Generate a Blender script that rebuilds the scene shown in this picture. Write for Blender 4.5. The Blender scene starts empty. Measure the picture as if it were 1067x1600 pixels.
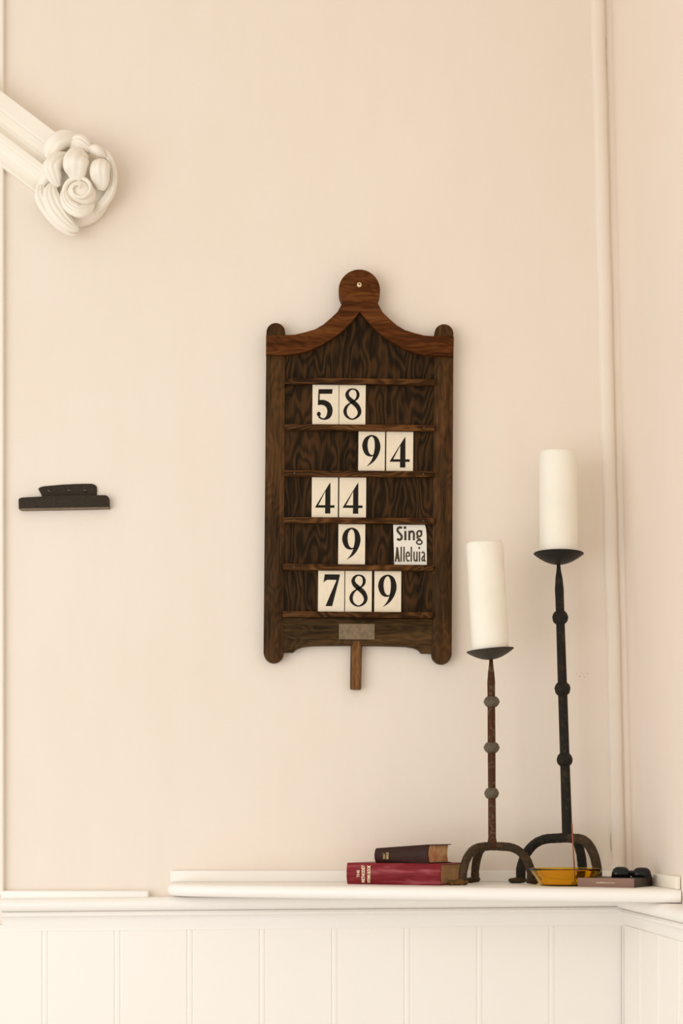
import bpy, bmesh, math, random
from mathutils import Vector, Matrix, Euler
random.seed(7)
R = math.radians

# ------------------------------------------------------------------ camera, world, lights
scene = bpy.context.scene
F, D, HX, HY, ZC = 2400.0, 2.88, 533.5, 1295.0, 1.45   # focal length (px), wall distance, principal point, eye height
cam_d = bpy.data.cameras.new('camera')
cam = bpy.data.objects.new('camera', cam_d)
scene.collection.objects.link(cam)
cam.location = (0, -D, ZC)
cam.rotation_euler = (R(90), 0, 0)
cam_d.sensor_fit = 'VERTICAL'
cam_d.sensor_height = 36.0
cam_d.lens = F / 1600 * 36
cam_d.shift_y = (HY - 800) / 1600
cam_d.clip_start = 0.05
scene.camera = cam

world = bpy.data.worlds.new('world'); scene.world = world
world.use_nodes = True
bg = world.node_tree.nodes['Background']
bg.inputs[0].default_value = (1.0, 0.945, 0.875, 1)
bg.inputs[1].default_value = 0.92

ld = bpy.data.lights.new('window_daylight', 'AREA')
ld.shape = 'RECTANGLE'; ld.size = 2.6; ld.size_y = 2.4
ld.energy = 45
ld.color = (0.985, 0.99, 1.0)
lo = bpy.data.objects.new('window_daylight', ld); scene.collection.objects.link(lo)
lo.location = (-2.35, -2.75, 1.40)
lo.rotation_euler = (Vector((0.2, 0, 1.40)) - lo.location).to_track_quat('-Z', 'Y').to_euler()

vs = scene.view_settings
vs.view_transform = 'Standard'; vs.look = 'None'; vs.gamma = 1.0; vs.use_curve_mapping = False
vs.exposure = 0.0

# ------------------------------------------------------------------ helpers
C = scene.collection

def P(px, py, y):
    """point of the place seen at a pixel of the photo, y metres in front of the wall (negative)"""
    k = (D + y) / F
    return Vector(((px - HX) * k, y, ZC + (HY - py) * k))

def obj(name, bm, mat, parent=None, smooth=False):
    me = bpy.data.meshes.new(name)
    bmesh.ops.recalc_face_normals(bm, faces=bm.faces[:])
    bm.to_mesh(me); bm.free()
    o = bpy.data.objects.new(name, me); C.objects.link(o)
    if mat: me.materials.append(mat)
    if smooth:
        for p in me.polygons: p.use_smooth = True
    if parent: o.parent = parent
    return o

def shade_auto(o, ang=35):
    me = o.data
    bm = bmesh.new(); bm.from_mesh(me)
    for f in bm.faces: f.smooth = True
    for e in bm.edges:
        if len(e.link_faces) == 2 and e.calc_face_angle(0) > R(ang): e.smooth = False
    bm.to_mesh(me); bm.free()
    return o

def empty(name, loc=(0, 0, 0), rot=(0, 0, 0)):
    o = bpy.data.objects.new(name, None); C.objects.link(o)
    o.location = loc; o.rotation_euler = rot
    o.empty_display_size = 0.02
    return o

def tag(o, label=None, cat=None, group=None, kind=None):
    if label: o['label'] = label
    if cat: o['category'] = cat
    if group: o['group'] = group
    if kind: o['kind'] = kind
    return o

def box(bm, x0, x1, y0, y1, z0, z1, bev=0.0, seg=2):
    vs_ = [bm.verts.new((x, y, z)) for x in (x0, x1) for y in (y0, y1) for z in (z0, z1)]
    q = [(0, 1, 3, 2), (4, 6, 7, 5), (0, 4, 5, 1), (2, 3, 7, 6), (0, 2, 6, 4), (1, 5, 7, 3)]
    fs = [bm.faces.new([vs_[i] for i in f]) for f in q]
    if bev:
        es = list({e for f in fs for e in f.edges})
        bmesh.ops.bevel(bm, geom=es, offset=bev, segments=seg, affect='EDGES', profile=0.5)
    return bm

def prism(pts, y0, y1, bev=0.0, seg=2, bm=None):
    """outline of (x, z) points pushed from y0 to y1 (y1 = front); front edge rounded by bev"""
    bm = bm or bmesh.new()
    a = [bm.verts.new((x, y0, z)) for x, z in pts]
    b = [bm.verts.new((x, y1, z)) for x, z in pts]
    n = len(pts)
    bm.faces.new(a); ff = bm.faces.new(list(reversed(b)))
    for i in range(n):
        bm.faces.new((a[i], b[i], b[(i + 1) % n], a[(i + 1) % n]))
    if bev:
        bmesh.ops.bevel(bm, geom=list(ff.edges), offset=bev, segments=seg, affect='EDGES', profile=0.5)
    return bm

def extrude_profile(pts, length, axis='x', bm=None):
    """closed (u, v) profile swept straight; axis x: (u->-y, v->z), axis z: (u->x, v->-y)"""
    bm = bm or bmesh.new()
    def m(u, v, t):
        return (t, -u, v) if axis == 'x' else (u, -v, t)
    a = [bm.verts.new(m(u, v, 0)) for u, v in pts]
    b = [bm.verts.new(m(u, v, length)) for u, v in pts]
    n = len(pts)
    bm.faces.new(a); bm.faces.new(list(reversed(b)))
    for i in range(n):
        bm.faces.new((a[i], b[i], b[(i + 1) % n], a[(i + 1) % n]))
    return bm

def catmull(pts, sub=6, closed=False):
    n = len(pts); out = []
    T = [tuple(p) for p in pts]
    rng = n if closed else n - 1
    for i in range(rng):
        if closed:
            p0, p1, p2, p3 = T[i - 1], T[i], T[(i + 1) % n], T[(i + 2) % n]
        else:
            p0, p1, p2, p3 = T[max(i - 1, 0)], T[i], T[i + 1], T[min(i + 2, n - 1)]
        for s in range(sub):
            t = s / sub
            out.append(tuple(0.5 * (2 * b + (c - a) * t + (2 * a - 5 * b + 4 * c - d) * t * t + (3 * b - a - 3 * c + d) * t ** 3)
                             for a, b, c, d in zip(p0, p1, p2, p3)))
    if not closed: out.append(T[-1])
    return out

def lathe(prof, n=32, bm=None, closed=True, wob=0.0):
    """profile (r, z) turned about z"""
    bm = bm or bmesh.new(); rings = []
    for r, z in prof:
        if r < 1e-6: rings.append([bm.verts.new((0, 0, z))])
        else:
            rings.append([bm.verts.new((r * math.cos(2 * math.pi * i / n) * (1 + wob * random.uniform(-1, 1)),
                                        r * math.sin(2 * math.pi * i / n) * (1 + wob * random.uniform(-1, 1)), z)) for i in range(n)])
    for A, B in zip(rings, rings[1:]):
        for i in range(n):
            j = (i + 1) % n
            if len(A) == 1 and len(B) == 1: break
            if len(A) == 1: bm.faces.new((A[0], B[i], B[j]))
            elif len(B) == 1: bm.faces.new((A[i], B[0], A[j]))
            else: bm.faces.new((A[i], B[i], B[j], A[j]))
    return bm

def tube(path, n=12, bm=None, flat=None):
    """path of (x, y, z, r): round bar with capped ends; flat=(axis vector, factor) squeezes the section"""
    bm = bm or bmesh.new()
    pts = [Vector(p[:3]) for p in path]; rad = [p[3] for p in path]
    m = len(pts); up = None; rings = []
    for i in range(m):
        t = (pts[min(i + 1, m - 1)] - pts[max(i - 1, 0)]).normalized()
        if up is None:
            up = t.orthogonal().normalized()
        up = (up - t * up.dot(t)).normalized(); sd = t.cross(up)
        ring = []
        for k in range(n):
            a = 2 * math.pi * k / n
            off = (up * math.cos(a) + sd * math.sin(a)) * rad[i]
            if flat: off -= flat[0] * off.dot(flat[0]) * (1 - flat[1])
            ring.append(bm.verts.new(pts[i] + off))
        rings.append(ring)
    for A, B in zip(rings, rings[1:]):
        for k in range(n):
            bm.faces.new((A[k], B[k], B[(k + 1) % n], A[(k + 1) % n]))
    bm.faces.new(rings[0]); bm.faces.new(list(reversed(rings[-1])))
    return bm

STEP = [0]
def lift():
    STEP[0] = (STEP[0] + 1) % 12
    return -STEP[0] * 0.00002
def flat_obj(name, bm, mat, parent):
    bm.normal_update()
    for f in bm.faces:
        if f.normal.y > 0: f.normal_flip()
    me = bpy.data.meshes.new(name); bm.to_mesh(me); bm.free()
    me.materials.append(mat)
    o = bpy.data.objects.new(name, me); C.objects.link(o); o.parent = parent
    return o

def stroke(bm, pts, closed=False, sub=8, y=0.0):
    """flat pen stroke of (x, z, width)"""
    y = y + lift()
    q = catmull(pts, sub, closed) if len(pts) > 2 else list(pts)
    n = len(q); L = []; Rr = []
    for i in range(n):
        if closed: a, b = q[i - 1], q[(i + 1) % n]
        else: a, b = q[max(i - 1, 0)], q[min(i + 1, n - 1)]
        dx, dz = b[0] - a[0], b[1] - a[1]; l = math.hypot(dx, dz) or 1
        nx, nz = -dz / l, dx / l; w = max(q[i][2], 0.0) / 2
        L.append(bm.verts.new((q[i][0] + nx * w, y, q[i][1] + nz * w)))
        Rr.append(bm.verts.new((q[i][0] - nx * w, y, q[i][1] - nz * w)))
    for i in range(n if closed else n - 1):
        j = (i + 1) % n
        try: bm.faces.new((L[i], L[j], Rr[j], Rr[i]))
        except ValueError: pass

def flat_poly(bm, pts, y=0.0):
    y = y + lift()
    bm.faces.new([bm.verts.new((x, y, z)) for x, z in pts])

def text_mesh(name, lines, w, h, mat, parent, bold=0.03, serif=False, spacing=1.0):
    """flat lettering in x-z plane, bounding box w x h, origin at lower left"""
    cu = bpy.data.curves.new(name, 'FONT'); cu.body = lines; cu.offset = bold; cu.space_line = spacing
    cu.align_x = 'CENTER'; cu.resolution_u = 3
    t = bpy.data.objects.new(name + '_tmp', cu); C.objects.link(t)
    dg = bpy.context.evaluated_depsgraph_get()
    me = bpy.data.meshes.new_from_object(t.evaluated_get(dg))
    bpy.data.objects.remove(t); bpy.data.curves.remove(cu)
    xs = [v.co.x for v in me.vertices]; ys = [v.co.y for v in me.vertices]
    x0, x1, y0, y1 = min(xs), max(xs), min(ys), max(ys)
    for v in me.vertices:
        v.co = Vector(((v.co.x - x0) / (x1 - x0) * w, 0, (v.co.y - y0) / (y1 - y0) * h))
    me.name = name
    me.materials.clear(); me.materials.append(mat)
    o = bpy.data.objects.new(name, me); C.objects.link(o)
    if parent: o.parent = parent
    return o

# ------------------------------------------------------------------ materials
class NT:
    def __init__(s, name):
        s.m = bpy.data.materials.new(name); s.m.use_nodes = True
        s.t = s.m.node_tree; s.b = s.t.nodes['Principled BSDF']
        s.co = s.t.nodes.new('ShaderNodeTexCoord')
    def n(s, typ, **kw):
        nd = s.t.nodes.new(typ)
        for k, v in kw.items():
            if k in nd.inputs.keys(): nd.inputs[k].default_value = v
            else: setattr(nd, k, v)
        return nd
    def l(s, a, b): s.t.links.new(a, b)
    def mapped(s, scale=(1, 1, 1), rot=(0, 0, 0), loc=(0, 0, 0)):
        mp = s.n('ShaderNodeMapping'); mp.inputs['Scale'].default_value = scale
        mp.inputs['Rotation'].default_value = rot; mp.inputs['Location'].default_value = loc
        s.l(s.co.outputs['Object'], mp.inputs[0]); return mp.outputs[0]
    def noise(s, vec, scale, detail=4, rough=0.55, dist=0.0):
        nd = s.n('ShaderNodeTexNoise'); nd.inputs['Scale'].default_value = scale
        nd.inputs['Detail'].default_value = detail; nd.inputs['Roughness'].default_value = rough
        nd.inputs['Distortion'].default_value = dist
        s.l(vec, nd.inputs['Vector']); return nd.outputs['Fac']
    def ramp(s, fac, stops):
        r = s.n('ShaderNodeValToRGB'); e = r.color_ramp.elements
        while len(e) < len(stops): e.new(0.5)
        for el, (p, c) in zip(e, stops): el.position = p; el.color = (*c, 1)
        s.l(fac, r.inputs[0]); return r.outputs[0]
    def mix(s, fac, a, b, mode='MIX'):
        m = s.n('ShaderNodeMix', data_type='RGBA', blend_type=mode)
        if isinstance(fac, float): m.inputs[0].default_value = fac
        else: s.l(fac, m.inputs[0])
        for i, v in ((6, a), (7, b)):
            if isinstance(v, tuple): m.inputs[i].default_value = (*v, 1)
            else: s.l(v, m.inputs[i])
        return m.outputs[2]
    def bump(s, h, strength=0.2, dist=0.001):
        b = s.n('ShaderNodeBump'); b.inputs['Strength'].default_value = strength; b.inputs['Distance'].default_value = dist
        s.l(h, b.inputs['Height']); s.l(b.outputs[0], s.b.inputs['Normal'])
    def set(s, **kw):
        for k, v in kw.items():
            i = s.b.inputs[k.replace('_', ' ')]
            if hasattr(v, 'node'): s.l(v, i)
            else: i.default_value = (*v, 1) if isinstance(v, tuple) and len(v) == 3 else v
        return s.m

def mat_paint(name, c1, c2, rough=0.6, bump=0.15, scale=3.0, fine=60):
    t = NT(name); v = t.mapped()
    big = t.noise(v, scale, 5, 0.6)
    col = t.ramp(big, [(0.3, c1), (0.7, c2)])
    f = t.noise(v, fine, 6, 0.6); m = t.noise(v, 9, 3, 0.5)
    ad = t.n('ShaderNodeMath', operation='ADD'); t.l(f, ad.inputs[0]); t.l(m, ad.inputs[1])
    t.bump(ad.outputs[0], bump, 0.002)
    return t.set(Base_Color=col, Roughness=rough)

def mat_plaster(name, c1, c2, c3):
    """limewashed plaster: wide trowel streaks, hairline relief"""
    t = NT(name); v = t.mapped(); vs_ = t.mapped((3.2, 3.2, 0.7))
    col = t.ramp(t.noise(v, 1.6, 4, 0.6), [(0.32, c1), (0.68, c2)])
    col = t.mix(t.ramp(t.noise(vs_, 4.0, 6, 0.65), [(0.45, (0, 0, 0)), (0.8, (0.5, 0.5, 0.5))]), col, c3)
    ad = t.n('ShaderNodeMath', operation='ADD'); t.l(t.noise(v, 45, 7, 0.6), ad.inputs[0]); t.l(t.noise(vs_, 7, 4, 0.5), ad.inputs[1])
    t.bump(ad.outputs[0], 0.22, 0.002)
    return t.set(Base_Color=col, Roughness=0.65)

def mat_wood(name, dark, mid, light, along='z', rough=0.52, relief=0.45, scale=1.0, spec=0.06, ring=0.22):
    t = NT(name)
    st = {'z': (1, 1, 0.09), 'x': (0.09, 1, 1)}[along]
    v = t.mapped(tuple(a * scale for a in st)); vf = t.mapped(tuple(a * scale * (0.4 if a < 1 else 1) for a in st))
    vb = t.mapped(tuple(a * scale * (3 if a < 1 else 1) for a in st))
    warp = t.noise(vb, 14, 3, 0.5)
    wv = t.n('ShaderNodeMath', operation='MULTIPLY'); t.l(warp, wv.inputs[0]); wv.inputs[1].default_value = 150
    sn = t.n('ShaderNodeMath', operation='SINE'); t.l(wv.outputs[0], sn.inputs[0])
    s2 = t.n('ShaderNodeMath', operation='MULTIPLY_ADD'); t.l(sn.outputs[0], s2.inputs[0]); s2.inputs[1].default_value = 0.5; s2.inputs[2].default_value = 0.5
    fine = t.noise(vf, 420, 5, 0.7); med = t.noise(v, 60, 5, 0.65)
    m1 = t.n('ShaderNodeMath', operation='MULTIPLY_ADD'); t.l(s2.outputs[0], m1.inputs[0]); m1.inputs[1].default_value = ring; t.l(med, m1.inputs[2])
    m2 = t.n('ShaderNodeMath', operation='MULTIPLY_ADD'); t.l(fine, m2.inputs[0]); m2.inputs[1].default_value = 0.45; t.l(m1.outputs[0], m2.inputs[2])
    m3 = t.n('ShaderNodeMath', operation='MULTIPLY'); t.l(m2.outputs[0], m3.inputs[0]); m3.inputs[1].default_value = 1 / (1.39 + ring)
    col = t.ramp(m3.outputs[0], [(0.40, dark), (0.52, mid), (0.66, light)])
    t.bump(m3.outputs[0], relief, 0.002)
    t.set(Specular_IOR_Level=spec)
    return t.set(Base_Color=col, Roughness=rough)

def mat_iron(name, base, rust, amount, rough=0.62):
    t = NT(name); v = t.mapped()
    a = t.noise(v, 80, 7, 0.75); b = t.noise(v, 260, 6, 0.75)
    patch = t.ramp(a, [(1 - amount - 0.03, (0, 0, 0)), (1 - amount + 0.03, (1, 1, 1))])
    rc = t.ramp(b, [(0.3, tuple(c * 0.45 for c in rust)), (0.7, rust)])
    bc = t.ramp(b, [(0.3, tuple(c * 0.6 for c in base)), (0.75, tuple(min(1, c * 1.7) for c in base))])
    col = t.mix(patch, bc, rc)
    t.bump(b, 0.9, 0.002)
    t.set(Metallic=0.0, Specular_IOR_Level=0.22)
    return t.set(Base_Color=col, Roughness=rough)

def mat_plain(name, c, rough=0.5, var=0.12, scale=80, bump=0.1, metallic=0.0, spec=0.3):
    t = NT(name); v = t.mapped()
    n = t.noise(v, scale, 4, 0.6)
    col = t.ramp(n, [(0.3, tuple(x * (1 - var) for x in c)), (0.7, tuple(min(1, x * (1 + var)) for x in c))])
    t.bump(n, bump, 0.0005); t.set(Metallic=metallic, Specular_IOR_Level=spec)
    return t.set(Base_Color=col, Roughness=rough)

M = {}
M['wall'] = mat_plaster('cream_plaster', (0.82, 0.728, 0.622), (0.845, 0.758, 0.662), (0.805, 0.70, 0.588))
M['wall_r'] = mat_plaster('cream_plaster_side', (0.835, 0.725, 0.62), (0.855, 0.755, 0.66), (0.82, 0.705, 0.60))
M['joinery'] = mat_paint('white_gloss_joinery', (0.90, 0.865, 0.815), (0.915, 0.885, 0.84), 0.45, 0.10, 4)
M['panel'] = mat_paint('white_panel_paint', (0.895, 0.85, 0.79), (0.91, 0.87, 0.815), 0.5, 0.10, 3)
M['stucco'] = mat_paint('white_stucco', (0.875, 0.81, 0.70), (0.89, 0.83, 0.73), 0.6, 0.14, 8, 90)
M['ceiling'] = mat_paint('ceiling_paint', (0.80, 0.72, 0.60), (0.82, 0.74, 0.63))
M['floor'] = mat_paint('pale_bounce_floor', (0.56, 0.54, 0.51), (0.64, 0.62, 0.59), 0.6, 0.2, 2.0)  # unseen floor, made pale to bounce light onto the lower walls
M['oak'] = mat_wood('dark_oak', (0.022, 0.0115, 0.004), (0.056, 0.0275, 0.0098), (0.115, 0.052, 0.018), 'z', ring=0.10)
M['oak_panel'] = mat_wood('dark_oak_panel', (0.0135, 0.0077, 0.003), (0.030, 0.0155, 0.0056), (0.064, 0.029, 0.0092), 'z', relief=0.9, scale=0.8, ring=0.32)
M['oak_red'] = mat_wood('reddish_oak', (0.042, 0.0128, 0.0024), (0.088, 0.0265, 0.0055), (0.145, 0.050, 0.0125), 'x', ring=0.12)
M['oak_ledge'] = mat_wood('ledge_oak', (0.022, 0.0098, 0.003), (0.070, 0.029, 0.0085), (0.16, 0.068, 0.020), 'x')
M['oak_rail'] = mat_wood('rail_oak', (0.024, 0.0135, 0.0048), (0.056, 0.031, 0.011), (0.10, 0.054, 0.020), 'x', ring=0.12)
M['dowel'] = mat_wood('turned_handle', (0.045, 0.015, 0.005), (0.13, 0.055, 0.019), (0.27, 0.14, 0.055), 'z', rough=0.35, ring=0.05)
M['card'] = mat_plain('ivory_card', (0.80, 0.70, 0.54), 0.55, 0.05, 90)
M['paper'] = mat_plain('white_paper', (0.80, 0.755, 0.67), 0.6, 0.03, 60)
M['ink'] = mat_plain('black_ink', (0.014, 0.0105, 0.007), 0.5, 0.2, 120, 0.0, 0.0, 0.12)
M['ink_grey'] = mat_plain('brown_black_ink', (0.060, 0.045, 0.026), 0.6, 0.2, 120, 0.0, 0.0, 0.1)
M['brass'] = mat_plain('dull_brass', (0.20, 0.145, 0.085), 0.5, 0.25, 160, 0.3, 0.35)
M['brass_bright'] = mat_plain('bright_brass', (0.75, 0.62, 0.38), 0.35, 0.1, 160, 0.1, 0.5)  # brighter brass for the roundel screw
M['steel'] = mat_plain('screw_steel', (0.10, 0.075, 0.05), 0.4, 0.2, 300, 0.1, 0.6)
M['wax'] = mat_plain('ivory_wax', (0.90, 0.855, 0.745), 0.42, 0.02, 14, 0.12)
for k in ('wax',):
    b = M[k].node_tree.nodes['Principled BSDF']
    b.inputs['Subsurface Weight'].default_value = 0.35
    b.inputs['Subsurface Radius'].default_value = (0.012, 0.008, 0.004)
M['wick'] = mat_plain('charred_wick', (0.02, 0.015, 0.012), 0.8)
M['iron_dark'] = mat_iron('blackened_iron', (0.0125, 0.0105, 0.0068), (0.048, 0.032, 0.017), 0.45)
M['iron_rust'] = mat_iron('rusty_iron', (0.105, 0.072, 0.038), (0.095, 0.030, 0.0065), 0.54)
M['iron_leg'] = mat_iron('brown_iron', (0.040, 0.026, 0.0125), (0.105, 0.056, 0.022), 0.46)
M['iron_foot'] = mat_iron('flaking_rust', (0.07, 0.04, 0.016), (0.22, 0.10, 0.02), 0.6)
M['collar'] = mat_iron('grey_metal', (0.115, 0.092, 0.060), (0.095, 0.073, 0.043), 0.3, 0.42)
M['pan'] = mat_iron('grey_iron_pan', (0.042, 0.035, 0.023), (0.045, 0.028, 0.013), 0.3, 0.5)
M['pan_dark'] = mat_iron('black_iron_pan', (0.011, 0.0095, 0.0065), (0.022, 0.015, 0.0075), 0.3, 0.45)
M['bracket'] = mat_iron('black_painted_iron', (0.030, 0.0215, 0.0125), (0.05, 0.036, 0.022), 0.25, 0.55)
M['ash'] = mat_plain('grey_ash', (0.25, 0.2, 0.15), 0.9)
M['stick'] = mat_plain('incense_paste', (0.30, 0.10, 0.055), 0.8)
M['box_front'] = mat_plain('mauve_brown_card', (0.255, 0.145, 0.105), 0.55, 0.04, 40)
M['box_side'] = mat_plain('dark_brown_card', (0.052, 0.036, 0.024), 0.5, 0.08, 40)
M['pale_print'] = mat_plain('pale_print', (0.62, 0.50, 0.36), 0.6)
M['gilt'] = mat_plain('gilt_print', (0.80, 0.64, 0.42), 0.45, 0.08, 200)
M['gilt_dull'] = mat_plain('worn_gilt_print', (0.50, 0.34, 0.14), 0.45, 0.15, 200)
M['gloss'] = mat_plain('black_gloss_plastic', (0.006, 0.0055, 0.005), 0.12, 0.1, 50, 0.0)

t = NT('red_leatherette'); v = t.mapped((0.12, 1, 1))
n1 = t.noise(v, 110, 5, 0.6, 0.5); n2 = t.noise(t.mapped(), 600, 3)
t.bump(n2, 0.15, 0.0005)
M['red_cloth'] = t.set(Base_Color=t.ramp(n1, [(0.34, (0.15, 0.0085, 0.0125)), (0.52, (0.215, 0.020, 0.026)), (0.70, (0.35, 0.085, 0.095))]), Roughness=0.42)  # palest stop paints streaky highlights into the cover colour
t.set(Specular_IOR_Level=0.1)
M['brown_leather'] = mat_plain('dark_brown_leather', (0.034, 0.0125, 0.0085), 0.45, 0.2, 300, 0.25, 0.0, 0.15)

def mat_pages(name, c1, c2):
    t = NT(name)
    ln = t.noise(t.mapped((3, 3, 900)), 1.0, 2, 0.6)
    bl = t.noise(t.mapped(), 38, 4, 0.6)
    t.bump(ln, 0.4, 0.0006)
    a = t.ramp(bl, [(0.36, c1), (0.62, c2)])
    return t.set(Base_Color=t.mix(t.ramp(ln, [(0.35, (0.0, 0.0, 0.0)), (0.75, (0.35, 0.35, 0.35))]), a, tuple(c * 0.5 for c in c1)), Roughness=0.7)
M['pages_tan'] = mat_pages('browned_pages', (0.36, 0.185, 0.068), (0.44, 0.25, 0.10))
M['pages_orange'] = mat_pages('stained_pages', (0.50, 0.20, 0.075), (0.62, 0.40, 0.21))

t = NT('amber_glass')
t.set(Transmission_Weight=1.0, IOR=1.32)
M['amber'] = t.set(Base_Color=(1.0, 0.66, 0.025), Roughness=0.03)
t = NT('dark_lens')
t.set(Transmission_Weight=0.35, IOR=1.3)
M['lens'] = t.set(Base_Color=(0.02, 0.02, 0.018), Roughness=0.1)

# ------------------------------------------------------------------ the room
ZS = ZC - 0.0996            # shelf top
XC = 0.5445                 # corner at shelf height
LEAN = 0.0237                # the old corner leans: x falls with height

def cx(z): return XC - LEAN * (z - ZS)

H = 4.0
bm = bmesh.new(); box(bm, -1.9, 0.70, 0.0, 0.15, 0, H)
tag(obj('wall_back', bm, M['wall']), kind='structure')

bm = bmesh.new()            # right wall, slightly open and leaning
OPEN = 0.037
def wr(y, z, off=0.0): return cx(z) + OPEN * -y + off
ve = {}
for y in (0.0, -1.15):
    for z in (0, H):
        for o_ in (0, 0.15): ve[y, z, o_] = bm.verts.new((wr(y, z, o_), y, z))
k = [(0.0, 0), (0.0, H), (-1.15, H), (-1.15, 0)]
bm.faces.new([ve[y, z, 0] for y, z in k]); bm.faces.new([ve[y, z, 0.15] for y, z in reversed(k)])
for i in range(4):
    a, b = k[i], k[(i + 1) % 4]
    bm.faces.new((ve[(*a, 0)], ve[(*a, 0.15)], ve[(*b, 0.15)], ve[(*b, 0)]))
tag(obj('wall_right', bm, M['wall_r']), kind='structure')

bm = bmesh.new(); box(bm, -1.9, 1.0, -4.2, 0.15, -0.06, 0)
tag(obj('floor', bm, M['floor']), kind='structure')
bm = bmesh.new(); box(bm, -1.9, 1.0, -4.2, 0.15, H, H + 0.05)  # unseen ceiling, added to keep the upper wall darker
tag(obj('ceiling', bm, M['ceiling']), kind='structure')

# rounded corner bead, hand plastered (a little uneven)
bm = bmesh.new(); rings = []
zs = [1.36 + i * (H - 1.36) / 60 for i in range(61)]
for i, z in enumerate(zs):
    xr = cx(z) - 0.0115 + random.uniform(-0.0006, 0.0006); w = 0.027 + random.uniform(-0.0008, 0.0008)
    ring = []
    for s in range(9):
        a = math.pi * s / 8
        ring.append(bm.verts.new((xr - w / 2 + w / 2 * -math.cos(a), 0.002 - 0.0125 * math.sin(a) ** 0.6, z)))
    rings.append(ring)
for A, B in zip(rings, rings[1:]):
    for s in range(8): bm.faces.new((A[s], A[s + 1], B[s + 1], B[s]))
    bm.faces.new((A[8], A[0], B[0], B[8]))
bm.faces.new(rings[0]); bm.faces.new(rings[-1])
tag(shade_auto(obj('trim_1', bm, M['wall'])), kind='structure')

# hairline cracks along the bead, chips in the plaster
M['crack'] = mat_plain('dirty_crack', (0.50, 0.37, 0.235), 0.9, 0.3, 200)
M['chip'] = mat_plain('bare_chip', (0.22, 0.15, 0.09), 0.9, 0.3, 200)
corner = bpy.data.objects['trim_1']; back_wall = bpy.data.objects['wall_back']
def crack(p0, p1, y, w, parent, mat):
    a, c = P(*p0, y), P(*p1, y); n_ = max(3, int((a - c).length / 0.012)); bm = bmesh.new(); prev = None
    for i in range(n_ + 1):
        t_ = i / n_; q = a.lerp(c, t_); q.x += random.uniform(-0.0007, 0.0007)
        ww = 0.75 * w * (0.25 + random.random()) * (0.3 if i in (0, n_) else 1)
        cur = (bm.verts.new((q.x - ww / 2, y, q.z)), bm.verts.new((q.x + ww / 2, y - 0.0004, q.z)), bm.verts.new((q.x, y + 0.0012, q.z)))
        if prev:
            for k_ in range(3): bm.faces.new((prev[k_], prev[(k_ + 1) % 3], cur[(k_ + 1) % 3], cur[k_]))
        prev = cur
    obj('crack', bm, mat, parent)
for x0_, y0_, x1_, y1_, w_ in ((926, 0, 926.5, 60, 0.0010), (945, 5, 946, 38, 0.0012), (946.5, 60, 948, 195, 0.0005), (930, 228, 932.5, 320, 0.0011), (949.5, 285, 949.5, 345, 0.0008),
                      (934, 370, 934.5, 420, 0.0005), (941.5, 630, 943.5, 700, 0.0010), (943.5, 705, 945, 790, 0.0006), (946, 810, 947, 880, 0.0008), (947.5, 895, 948.5, 912, 0.0014),
                      (951, 1090, 953, 1150, 0.0006), (953, 1170, 954, 1260, 0.0008), (954.5, 1262, 954, 1330, 0.0009)):
    crack((x0_, y0_), (x1_, y1_), -0.0012 if x0_ < 956 and not 940 < x0_ < 950 or y0_ > 400 else -0.002, w_, corner, M['crack'])
for (px, py, r_) in ((901, 1052, 0.0010), (905.5, 1056.5, 0.0014), (910, 1053.5, 0.0008), (913.5, 1058, 0.0013), (918, 1052, 0.0011), (908, 1050.5, 0.0006)):
    bm = bmesh.new(); c_ = P(px, py, 0)
    vs_ = [bm.verts.new((c_.x + r_ * random.uniform(0.5, 1.1) * math.cos(i), -0.0003, c_.z + r_ * 0.8 * random.uniform(0.5, 1.1) * math.sin(i))) for i in [k_ * math.pi / 4 for k_ in range(8)]]
    cen = bm.verts.new((c_.x, 0.0005, c_.z))
    for i in range(8): bm.faces.new((vs_[i], vs_[(i + 1) % 8], cen))
    obj('chip', bm, M['chip'], back_wall)

# board standing proud at the far left
xl = P(5.5, 800, -0.01).x
bm = bmesh.new(); box(bm, xl - 0.30, xl, -0.012, 0.01, 1.325, H, 0.003)
tag(obj('trim_2', bm, M['stucco']), kind='structure')

# tongue-and-groove dado: backing board + each plank with its bead
def plank_mesh(w, top, mat):
    b, q, th = 0.0094, 0.0018, 0.012
    pts = [(0, 0), (0, th - 0.0006), (0.0006, th)]
    pts += [(w - b - 2 * q - 0.0008, th), (w - b - 2 * q, th - 0.0005), (w - b - 1.5 * q, th - 0.0014)]
    for s in range(7):
        a = math.pi * (1 - s / 6)
        pts.append((w - q - b / 2 + math.cos(a) * b / 2, th - 0.0013 + 0.0014 * math.sin(a)))
    pts += [(w - q * 0.5, th - 0.0013), (w, th - 0.0010), (w, 0)]
    bm = extrude_profile(pts, top, 'z')
    o = obj('plank', bm, mat); shade_auto(o, 30)
    me = o.data; bpy.data.objects.remove(o); return me

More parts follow.
